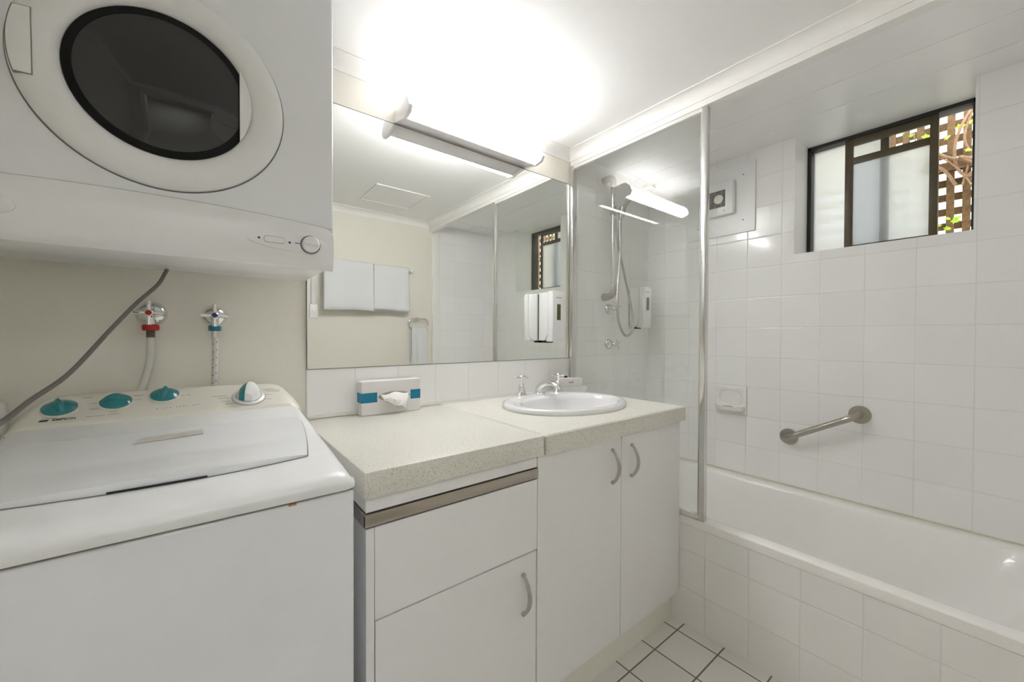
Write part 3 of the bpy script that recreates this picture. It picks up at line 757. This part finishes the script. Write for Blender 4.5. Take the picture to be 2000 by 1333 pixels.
def grip(bm, q0, q1):
    rws = []
    for i in range(13):
        s = -1+i/6; prof_ = []
        for q in [q0+(q1-q0)*k/6 for k in range(7)]:
            hgt = .040*(1-.35*s*s)*(1-.55*abs(q)**2.2)
            prof_.append(o+d*s*.0275*(1-.15*q*q)+e*q*.0235*(1-.35*s*s)+cn*(.006+hgt))
        prof_ = [o+d*s*.0275+e*q0*.0235*(1-.35*s*s)+cn*.006]+prof_+[o+d*s*.0275+e*q1*.0235*(1-.35*s*s)+cn*.006]
        rws.append(prof_)
    return loft(bm, rws, closed=True, caps=True)
kn = obj('dial_grip', grip(B(), -1, .25), M['plastic'], dial)
obj('dial_pointer', grip(B(), .26, 1), M['teal'], dial, label='teal half of the dial grip')
tm = cols((1, 0, 0), cu_, cn)
text_mesh('brand_lettering', 'SIMPSON', .0105, M['ink'], con, cpt(-.2435, 1.300, .0004), tm, .0002, bold=.00022, xs=.84)
b = B()
for k in range(2):
    q = cpt(-.277+.006*k, 1.300, .0006); pts = [q+Vector((-.004, 0, 0))-cu_*.003, q+Vector((.003, 0, 0))-cu_*.003, q+Vector((.005, 0, 0))+cu_*.003, q+Vector((-.002, 0, 0))+cu_*.003]
    A = [b.verts.new(p) for p in pts]; C = [b.verts.new(p-cn*.0008) for p in pts]; b.faces.new(A); b.faces.new(C)
    for i in range(4): b.faces.new((A[i], A[(i+1) % 4], C[(i+1) % 4], C[i]))
bmesh.ops.recalc_face_normals(b, faces=b.faces[:])
obj('brand_mark', b, M['ink'], con)
# ------------------------------------------------------------------ tumble dryer
DX0, DX1, DF = -.360, .255, 1.040
DC = (DX0+DX1)/2; DZ0, DZT = 1.312, 2.02
td = root('tumble_dryer', (DC, 1.22, DZ0), 'white wall-hung tumble dryer with a round smoked glass door', 'dryer')
obj('cabinet_body', bx(DX0+.004, DX1-.003, DF+.022, 1.362, DZ0+.006, DZT, .006, 3), M['enamel'], td)
b = B(); box(b, DX0, DX1, DF, DF+.024, 1.400, DZT, .006, 3)
obj('front_panel', b, M['enamel'], td)
# control fascia: bowed lower band
pr_ = [(DF+.024, DZ0+.004), (DF+.010, DZ0-.002), (DF-.002, DZ0+.004), (DF-.009, DZ0+.018), (DF-.012, DZ0+.045), (DF-.010, DZ0+.080), (DF-.006, 0), (DF-.002, 1), (DF+.024, 1)]
rows = []
for i in range(33):
    s = -1+i/16; zt = 1.4255-.014*abs(s)**2.2; x = DC+s*(DX1-DX0)/2
    e_ = .008*max(0, (abs(s)-.94)/.06)**2
    row = []
    for (y, z) in pr_:
        if z == 0: z = zt-.010
        if z == 1: z = zt-.001
        row.append((x, y+(e_ if y < DF+.01 else 0), z))
    rows.append(row)
fas = obj('control_fascia', loft(B(), rows, closed=True, caps=True), M['plastic'], td, sharp=45)
FY = DF-.0118
sr_ = []
for yy_, dz_ in ((DF+.004, .0), (DF-.0011, .0), (DF-.0011, .0016), (DF+.004, .0016)):
    sr_.append([(DC+(-1+i/16)*(DX1-DX0-.006)/2, yy_, 1.4255-.014*abs(-1+i/16)**2.2-.0012+dz_) for i in range(33)])
obj('fascia_seam_shade', loft(B(), sr_), M['grey'], td)  # thin grey strip added to draw the shaded line above the fascia
# pod
pod = []
for i in range(48):
    t = 2*PI*i/48; x = .157+.080*math.cos(t); wz = .0235*(.62+.38*(math.cos(t)+1)/2); pod.append((x, 1.364+wz*math.sin(t)+.002*math.cos(t)))
b = prism(B(), pod, 'y', FY-.0022, FY+.003, .0012); old = set(b.faces)
lathe(b, [(.0026, 0), (.0024, .0008), (0, .0009)], (.098, FY-.0023, 1.366), (0, -1, 0), 12); lathe(b, [(.0026, 0), (.0024, .0008), (0, .0009)], (.1575, FY-.0023, 1.3635), (0, -1, 0), 12); box(b, .168, .178, FY-.0030, FY-.002, 1.3632, 1.3647)
for f in b.faces: f.material_index = 0 if f in old else 1
pd = obj('switch_pod', b, [M['plastic'], M['bluedot']], fas)
kb = obj('dial', lathe(B(), [(.0215, 0), (.0215, .0018)], (.2005, FY-.002, 1.364), (0, -1, 0), 32), M['shadowgap'], pd)
b = B(); lathe(b, [(.0185, .001), (.0180, .012), (.0165, .0135), (0, .0135)], (.2005, FY-.002, 1.364), (0, -1, 0), 32)
box(b, .1850, .2160, FY-.0205, FY-.014, 1.3615, 1.3695, .002)
obj('dial_grip', b, M['plastic'], kb)
slot = [(.1275+(.0135 if math.cos(t) > 0 else -.0135)+.0075*math.cos(t), 1.3655+.0075*math.sin(t)) for t in [2*PI*(i+.5)/32 for i in range(32)]]
sl = obj('slide_switch', prism(B(), slot, 'y', FY-.0028, FY+.001), M['grey'], pd)
slot2 = [(x-.0006 if x > .1275 else x+.0012, 1.3655+(z-1.3655)*.86) for x, z in slot]
obj('switch_cap', prism(B(), slot2, 'y', FY-.0040, FY), M['plastic'], sl)
lg = [(-.268+.024*math.cos(2*PI*i/32), 1.364+.0145*math.sin(2*PI*i/32)) for i in range(32)]
obj('badge', prism(B(), lg, 'y', FY-.002, FY+.003, .001), M['plastic'], fas)
# door
CX, CZ_ = -.055, 1.640
od = (CX, DF, CZ_)
obj('door_seam', lathe(B(), [(.2035, -.002), (.2035, .0008), (.199, .0008)], od, (0, -1, 0), 96, cap0=False, cap1=False), M['shadowgap'], td)
dring = obj('door', lathe(B(), [(.2005, -.004), (.2010, .006), (.1975, .012), (.188, .0175), (.172, .0205), (.156, .0195), (.146, .0150), (.1405, .0085), (.139, .002)], od, (0, -1, 0), 96, cap0=False, cap1=False), M['plastic'], td, sharp=60)
obj('door_glass', lathe(B(), [(.1395, .001), (.1385, .006), (.126, .0095), (.122, .010), (.10, .0165), (.07, .022), (.035, .0252), (0, .026)], od, (0, -1, 0), 72), M['darkglass'], dring, sharp=60, label='dark smoked glass')
seg = []
a0 = math.acos(.118/.139)
for i in range(17):
    a = -a0+2*a0*i/16; seg.append((CX+.1405*math.cos(a), CZ_+.1405*math.sin(a)))
obj('glass_cover', prism(B(), seg, 'y', DF-.0165, DF+.001, .001), M['plastic'], dring, label='white cover over the right edge of the glass')
hp = []
for i in range(13):
    z = -.054+.108*i/12; hp.append((CX-math.sqrt(.196**2-z*z), CZ_+z))
hp2 = hp+[(CX-.1695, CZ_+.057), (CX-.1685, CZ_-.053)]
obj('glass_rim', lathe(B(), [(.1393, .001), (.1388, .0068), (.1255, .0104), (.1245, .006)], od, (0, -1, 0), 96, cap0=False, cap1=False), mat('matt_black_rim', (.006, .006, .006), .5, spec=.2, var=.05), dring, sharp=60)
obj('handle_outline_shade', prism(B(), [(x+(.0012 if x > CX-.18 else -.0012), CZ_+(z-CZ_)*1.02) for x, z in hp2], 'y', DF-.0206, DF-.010), M['shadowgap'], dring)  # dark plate behind the handle, painting the shade line around it
obj('door_handle', prism(B(), hp2, 'y', DF-.0222, DF-.010, .0015), M['plastic'], dring)
obj('mounting_rail', bx(DX0+.05, DX1-.05, 1.363, YB+.005, 1.80, 1.84), M['enamel'], td)
obj('mounting_rail', bx(DX0+.05, DX1-.05, 1.363, YB+.005, 1.45, 1.49), M['enamel'], td)

# power cord hanging from the dryer
co_ = obj('power_cord', tube(B(), [(-.071, 1.333, 1.3172), (-.075, 1.328, 1.306), (-.088, 1.31, 1.274), (-.124, 1.27, 1.222), (-.160, 1.22, 1.160), (-.207, 1.15, 1.075), (-.240, 1.07, 1.034), (-.262, 1.00, 1.003), (-.33, .93, .955)], .0043, 12, 8), M['cord'])
tag(co_, 'grey power cord hanging from the dryer diagonally across the washing machine console', 'cord')

# ------------------------------------------------------------------ laundry taps and hoses (axis +z local, turned to face the room)
def laundry_tap(loc, label, button, flr):
    t = root('laundry_tap', loc, label, 'tap', 'cross-handled taps above the washing machine', rot=(PI/2, 0, 0))
    obj('wall_flange', lathe(B(), [(flr, 0), (flr, .003), (flr*.92, .008), (flr*.72, .015), (flr*.45, .019), (.012, .020)], n=40), M['chrome'], t, local=True)
    b = B(); lathe(b, [(.011, .018), (.011, .040), (.0085, .043), (.0075, .056)], n=24)
    cyl(b, (0, 0, .030), (0, -.028, .030), .0095, n=20)
    obj('tap_body', b, M['chrome'], t, local=True)
    hd = obj('cross_handle', cross_handle(B(), .068, .031, .0048), M['chrome'], t, local=True)
    obj('button', lathe(B(), [(.0062, .0755), (.0062, .0785), (.0045, .080), (0, .0803)], n=20), button, hd, local=True)
    return t
laundry_tap((-.108, YB+.006, 1.207), 'left laundry tap with a red button and wide chrome flange', M['red'], .033)
laundry_tap((.026, YB+.006, 1.205), 'right laundry tap with a violet button and chrome flange', M['violet'], .030)
def hose(name, x, label, nut, end, cuff, body, nutr):
    h_ = root(name, (x, 1.40, 1.18), label, 'hose')
    y = YB+.006-.030
    b = B(); n = 8 if nut is M['blue'] else 28
    lathe(b, [(nutr*.9, 0), (nutr, .003), (nutr, .013), (nutr*.85, .016)], (x, y, 1.162), (0, 0, 1), n)
    obj('coupling_nut', b, nut, h_, sharp=30)
    obj('cuff', cyl(B(), (x, y, 1.163), (x, y, 1.144), .0088, n=20), cuff, h_)
    obj('hose_body', tube(B(), [(x, y, 1.146)]+end, .0083 if nut is M['red'] else .0075, 14, 8), body, h_)
    return h_
hose('inlet_hose', -.108, 'white inlet hose with a red nut and black cuff under the left laundry tap', M['red'], [(-.108, 1.400, 1.11), (-.112, 1.402, 1.07), (-.124, 1.404, 1.02), (-.14, 1.4145, .96), (-.15, 1.4165, .90)], M['rubber'], M['hosew'], .0175)
hh = hose('inlet_hose', .027, 'pale braided inlet hose with a blue nut under the right laundry tap', M['blue'], [(.027, 1.400, 1.10), (.026, 1.402, 1.05), (.024, 1.406, 1.0), (.022, 1.4155, .93)], M['alu'], M['hosew'], .0150)
b = B()
for k in range(6):
    z = 1.128-.022*k; x = .0268-.0004*k; y = 1.3995
    for s in (-1, 1):
        a = -PI/2+s*.5; p = Vector((x+.0076*math.cos(a), y+.0076*math.sin(a), z+s*.003)); box(b, p.x-.0016, p.x+.0016, p.y-.0007, p.y+.0007, p.z-.0009, p.z+.0009)
obj('braid_marks', b, M['black'], hh)
dh = obj('drain_hose', tube(B(), [(-.385, 1.37, .60), (-.385, 1.37, .90), (-.383, 1.37, .97), (-.374, 1.37, .992), (-.355, 1.37, .996), (-.350, 1.37, .975), (-.351, 1.3705, .93)], .011, 14, 8), M['hosew'])
tag(dh, 'pale drain hose hooked over at the left end of the washing machine console', 'hose')

# ------------------------------------------------------------------ shower rail, handset, hose, taps
sr = root('shower_rail', (1.778, 1.36, 1.40), 'chrome shower slide rail with handset and looped hose behind the glass', 'shower')
obj('rail', tube(B(), [(1.778, 1.36, 1.40), (1.776, 1.36, 1.6), (1.774, 1.36, 1.8), (1.772, 1.36, 2.0)], .0095, 16, 4), M['chrome'], sr)
b = B(); tube(b, [(1.772, YB, 2.022), (1.772, 1.39, 2.024), (1.772, 1.367, 2.018), (1.772, 1.358, 1.998), (1.772, 1.359, 1.970)], .0165, 16, 6, rad=lambda t: 1.15-.3*t); obj('top_elbow', b, M['satin'], sr)
b = B(); tube(b, [(1.776, YB, 1.372), (1.777, 1.395, 1.372), (1.778, 1.365, 1.382), (1.778, 1.358, 1.41), (1.778, 1.359, 1.435)], .0165, 16, 6, rad=lambda t: 1.35-.55*t); obj('bottom_elbow', b, M['satin'], sr)
b = B(); cyl(b, (1.745, 1.352, 1.838), (1.835, 1.345, 1.838), .0135, n=20); cyl(b, (1.776, 1.36, 1.815), (1.776, 1.36, 1.865), .0165, n=20); cyl(b, (1.822, 1.345, 1.81), (1.822, 1.330, 1.865), .016, .018, n=20)
obj('slide_bracket', b, M['satin'], sr)
b = B(); tube(b, [(1.822, 1.347, 1.80), (1.823, 1.325, 1.862), (1.825, 1.275, 1.903), (1.828, 1.215, 1.922), (1.830, 1.195, 1.924)], .012, 16, 8, rad=lambda t: .85+.45*t)
hs = obj('handset', b, M['satin'], sr)
obj('spray_head', lathe(B(), [(.012, .018), (.030, .012), (.034, .002), (.033, -.004), (.028, -.006), (0, -.006)], (1.831, 1.175, 1.912), (0, .35, .95), 32), M['satin'], hs)
obj('shower_hose', tube(B(), [(1.822, 1.349, 1.795), (1.818, 1.345, 1.70), (1.812, 1.34, 1.60), (1.798, 1.34, 1.48), (1.776, 1.33, 1.36), (1.768, 1.32, 1.26), (1.785, 1.31, 1.19), (1.828, 1.31, 1.155), (1.880, 1.31, 1.175), (1.908, 1.32, 1.24), (1.893, 1.33, 1.35), (1.862, 1.335, 1.45), (1.828, 1.34, 1.56), (1.806, 1.345, 1.64), (1.795, 1.352, 1.72), (1.790, 1.358, 1.80)], .0068, 12, 10), M['satin'], sr)
def shower_tap(z, label):
    t = root('shower_tap', (1.820, YB, z), label, 'tap', 'shower taps on the tiled wall', rot=(PI/2, 0, 0))
    obj('wall_flange', lathe(B(), [(.030, 0), (.030, .004), (.026, .012), (.017, .020), (.011, .024), (.010, .042), (.007, .046), (.006, .058)], n=36), M['chrome'], t, local=True)
    obj('cross_handle', cross_handle(B(), .066, .030, .0042, rot=.4), M['chrome'], t, local=True)
shower_tap(1.308, 'upper shower tap beneath the slide rail, behind the glass')
shower_tap(1.108, 'lower shower tap near the middle of the shower wall, behind the glass')

# two matching soap dispensers: one stuck on the mirror, one on the shower wall
def dispenser(x, z, yb, label):
    """x: left side, z: underside, yb: face it is fixed to"""
    t = root('soap_dispenser', (x+.039, yb, z), label, 'dispenser', 'white soap dispensers with a sight window')
    obj('mount_gap_shade', bx(x+.008, x+.070, yb-.005, yb-.0003, z+.012, z+.228), M['black'], t, label='black slab for the shade in the mounting gap')  # shadow between dispenser and wall, built as a solid black slab
    obj('tank', prism(B(), [(yb-.0055, z+.234), (yb-.0055, z+.006), (yb-.030, z+.004), (yb-.052, z+.012), (yb-.066, z+.034), (yb-.071, z+.07), (yb-.072, z+.236)], 'x', x+.001, x+.077, .004), M['plastic'], t)
    cv_ = obj('front_cover', prism(B(), [(yb-.0730, z+.240), (yb-.0730, z+.068), (yb-.066, z+.026), (yb-.058, z+.001), (yb-.098, z+.001), (yb-.104, z+.02), (yb-.106, z+.22), (yb-.101, z+.238)], 'x', x, x+.078, .005), M['plastic'], t)
    obj('sight_window', bx(x+.026, x+.052, yb-.1066, yb-.100, z+.102, z+.178, .002, 1), M['window_olive'], cv_, label='olive green sight window')
    obj('lettering_strip', bx(x+.020, x+.058, yb-.1062, yb-.100, z+.205, z+.210), M['grey'], cv_)
    obj('nozzle', bx(x+.020, x+.058, yb-.050, yb-.012, z-.006, z+.006, .003), M['black'], t)
dispenser(1.279, 1.125, YB, 'white soap dispenser fixed on the mirror near its right edge')
dispenser(2.010, 1.203, YB, 'white soap dispenser on the shower wall, seen through the glass beside the hose')

# ------------------------------------------------------------------ window-wall fittings
ex = root('exhaust_fan', (XR, .95, 1.86), 'white square exhaust fan on a screwed white board high on the window wall', 'exhaust fan')
bd = obj('mounting_board', bx(XR-.010, XR-.0005, .812, 1.165, 1.695, 2.055, .001, 1), M['plastic'], ex)
for yy, zz in ((.868, 1.994), (.868, 1.760), (1.103, 1.993), (1.103, 1.758)): obj('screw', lathe(B(), [(.0035, 0), (.0025, .0015), (0, .0018)], (XR-.010, yy, zz), (-1, 0, 0), 12), M['shadowgap'], bd)
fh = obj('fan_housing', bx(XR-.040, XR-.010, .905, 1.080, 1.800, 1.975, .006, 3), M['plastic'], ex)
gx = XR-.040
obj('grille_opening', bx(gx-.0006, gx+.002, .945, 1.047, 1.843, 1.932), M['dark'], fh)
b = B()
for k in range(12):
    z = 1.8445+k*.0077; box(b, gx-.003, gx-.0004, .945, 1.047, z, z+.0030)
for y in (.962, .995, 1.03): box(b, gx-.0028, gx-.0004, y, y+.0018, 1.843, 1.932)
obj('grille_slats', b, M['grey'], fh)
obj('hub_cap', lathe(B(), [(.0235, 0), (.0235, .0035), (.019, .005), (0, .005)], (gx, .978, 1.887), (-1, 0, 0), 32), M['cream_plastic'], fh)
obj('indicator', lathe(B(), [(.003, 0), (.002, .0015), (0, .0015)], (gx, .950, 1.823), (-1, 0, 0), 12), M['rust'], fh)

dsh = root('soap_dish', (XR, .92, .744), 'white ceramic soap dish tiled into the wall beside the screen', 'soap dish')
b = B(); rws = []
y0, y1, z0, z1 = .843, .997, .742, .892
cyy, czz = (y0+y1)/2, (z0+z1)/2
def rr(y0, y1, z0, z1, r, x, n=6): 
    return [(x, p[0], p[1]) for p in [(q[0], q[1]) for q in rrect(y0, y1, z0, z1, r, 0, n)]]
rows = [rr(y0, y1, z0, z1, .004, XR-.0005), rr(y0, y1, z0, z1, .004, XR-.007), rr(y0+.003, y1-.003, z0+.003, z1-.003, .006, XR-.010), rr(y0+.016, y1-.016, z0+.040, z1-.020, .040, XR-.010), rr(y0+.020, y1-.020, z0+.044, z1-.024, .038, XR-.005), rr(y0+.025, y1-.025, z0+.046, z1-.032, .034, XR+.0)]
b = loft(B(), rows, closed=True, caps=True)
obj('backplate', b, M['dish'], dsh, sharp=50)
rows = []
for i in range(25):
    t = PI*i/24; c, s = math.cos(t), math.sin(t)**.7
    y = cyy+c*.066
    rows.append([(XR-.009, y, .760), (XR-.009-.035*s, y, .760), (XR-.012-.046*s, cyy+c*.070, .770), (XR-.014-.050*s, cyy+c*.072, .786), (XR-.011-.044*s, cyy+c*.068, .787), (XR-.009-.036*s, cyy+c*.062, .776), (XR-.009, cyy+c*.06, .774)])
obj('tray_lip', loft(B(), rows, closed=True, caps=True), M['dish'], dsh, sharp=50)
obj('drain_slot', bx(XR-.052, XR-.046, .895, .940, .7845, .7885), M['black'], dsh)

gb = root('grab_rail', (XR, .527, .745), 'brushed stainless grab rail mounted diagonally on the tiles above the bath', 'grab rail')
p1, p2 = Vector((XR, .656, .672)), Vector((XR, .398, .818))
for p in (p1, p2):
    obj('flange', lathe(B(), [(.038, .0003), (.038, .006), (.034, .010), (.020, .012)], p, (-1, 0, 0), 40), M['grab'], gb)
dv = (p2-p1).normalized(); xo = Vector((-.062, 0, 0))
obj('bar', tube(B(), [p1+Vector((-.004, 0, 0)), p1+Vector((-.030, 0, 0)), p1+Vector((-.052, 0, 0))+dv*.008, p1+xo+dv*.034, p1+xo+dv*.08, p2+xo-dv*.08, p2+xo-dv*.034, p2+Vector((-.052, 0, 0))-dv*.008, p2+Vector((-.030, 0, 0)), p2+Vector((-.004, 0, 0))], .0135, 20, 6), M['grab'], gb)

# ------------------------------------------------------------------ entry wall fittings, seen in the mirror
tr = root('towel_rail', (.98, YF, 1.66), 'white towel rail on the entry wall carrying two towels, seen in the mirror', 'towel rail')
obj('bar', cyl(B(), (.63, YF+.07, 1.672), (1.32, YF+.07, 1.672), .009, n=16), M['plastic'], tr)
for x in (.632, 1.318): obj('bracket', bx(x-.012, x+.012, YF+.0005, YF+.08, 1.655, 1.69, .004), M['plastic'], tr)
def towel(name, x0, x1, zt, zf, zbk, y, label, seed, grp):
    rn = random.Random(seed); ph = [rn.uniform(0, 6) for _ in range(4)]
    prof = []
    r = .0155
    for i in range(14): prof.append((y+r, zf+(zt-r-zf)*i/13, 'f'))
    for i in range(1, 8): a = PI*i/8; prof.append((y+r*math.cos(a), zt-r+r*math.sin(a), 't'))
    for i in range(12): prof.append((y-r, zt-r-(zt-r-zbk)*i/11, 'b'))
    rows = []
    for (py, pz, k) in prof:
        row = []
        for j in range(31):
            s = j/30; dn = max(0, (zt-pz)/(zt-zf)); x = x0+(x1-x0)*s+.012*dn*(s-.4)
            wv = .004*dn*(math.sin(s*9+ph[0])+.6*math.sin(s*17+ph[1]))
            row.append((x, py+(wv if k == 'f' else wv*.4 if k == 'b' else 0)+(.006*dn if k == 'f' else 0), pz+.004*math.sin(s*5+ph[2])*dn))
        rows.append(row)
    o = obj(name, loft(B(), rows), M['towel']); m_ = o.modifiers.new('pile', 'SOLIDIFY'); m_.thickness = .007; m_.offset = 0
    tag(o, label, 'towel', grp); return o
towel('bath_towel', .665, 1.005, 1.695, 1.336, 1.345, YF+.07, 'wider white bath towel on the rail, nearer the light switch', 1, 'white towels on the rail')
towel('bath_towel', 1.012, 1.285, 1.690, 1.345, 1.332, YF+.07, 'narrower white towel on the rail, nearer the towel ring', 2, 'white towels on the rail')
rg = root('towel_ring', (1.392, YF, 1.28), 'chrome towel ring on the entry wall holding a hand towel, seen in the mirror', 'towel ring')
b = B(); lathe(b, [(.022, .0005), (.022, .006), (.010, .012), (.009, .045), (0, .047)], (1.392, YF, 1.285), (0, 1, 0), 24); obj('mount', b, M['chrome'], rg)
pts = rrect(1.306, 1.478, 1.205, 1.290, .036, 0, 6); pts = [(p[0], YF+.040, p[1]) for p in pts]; pts.append(pts[0])
obj('ring', tube(B(), pts, .0075, 12, 2), M['chrome'], rg)
towel('hand_towel', 1.325, 1.455, 1.222, .80, .84, YF+.042, 'white hand towel hanging through the chrome towel ring', 3, None)
sw = root('light_switch', (.612, YF, 1.32), 'white light switch plate on the entry wall left of the towels, seen in the mirror', 'switch')
obj('plate', bx(.588, .640, YF+.0005, YF+.010, 1.275, 1.372, .003), M['plastic'], sw)
obj('rocker', bx(.604, .624, YF+.010, YF+.014, 1.315, 1.338, .001), M['plastic'], sw)
obj('conduit', bx(.598, .630, YF+.0005, YF+.014, 1.373, 2.05, .003), M['plastic'], sw)
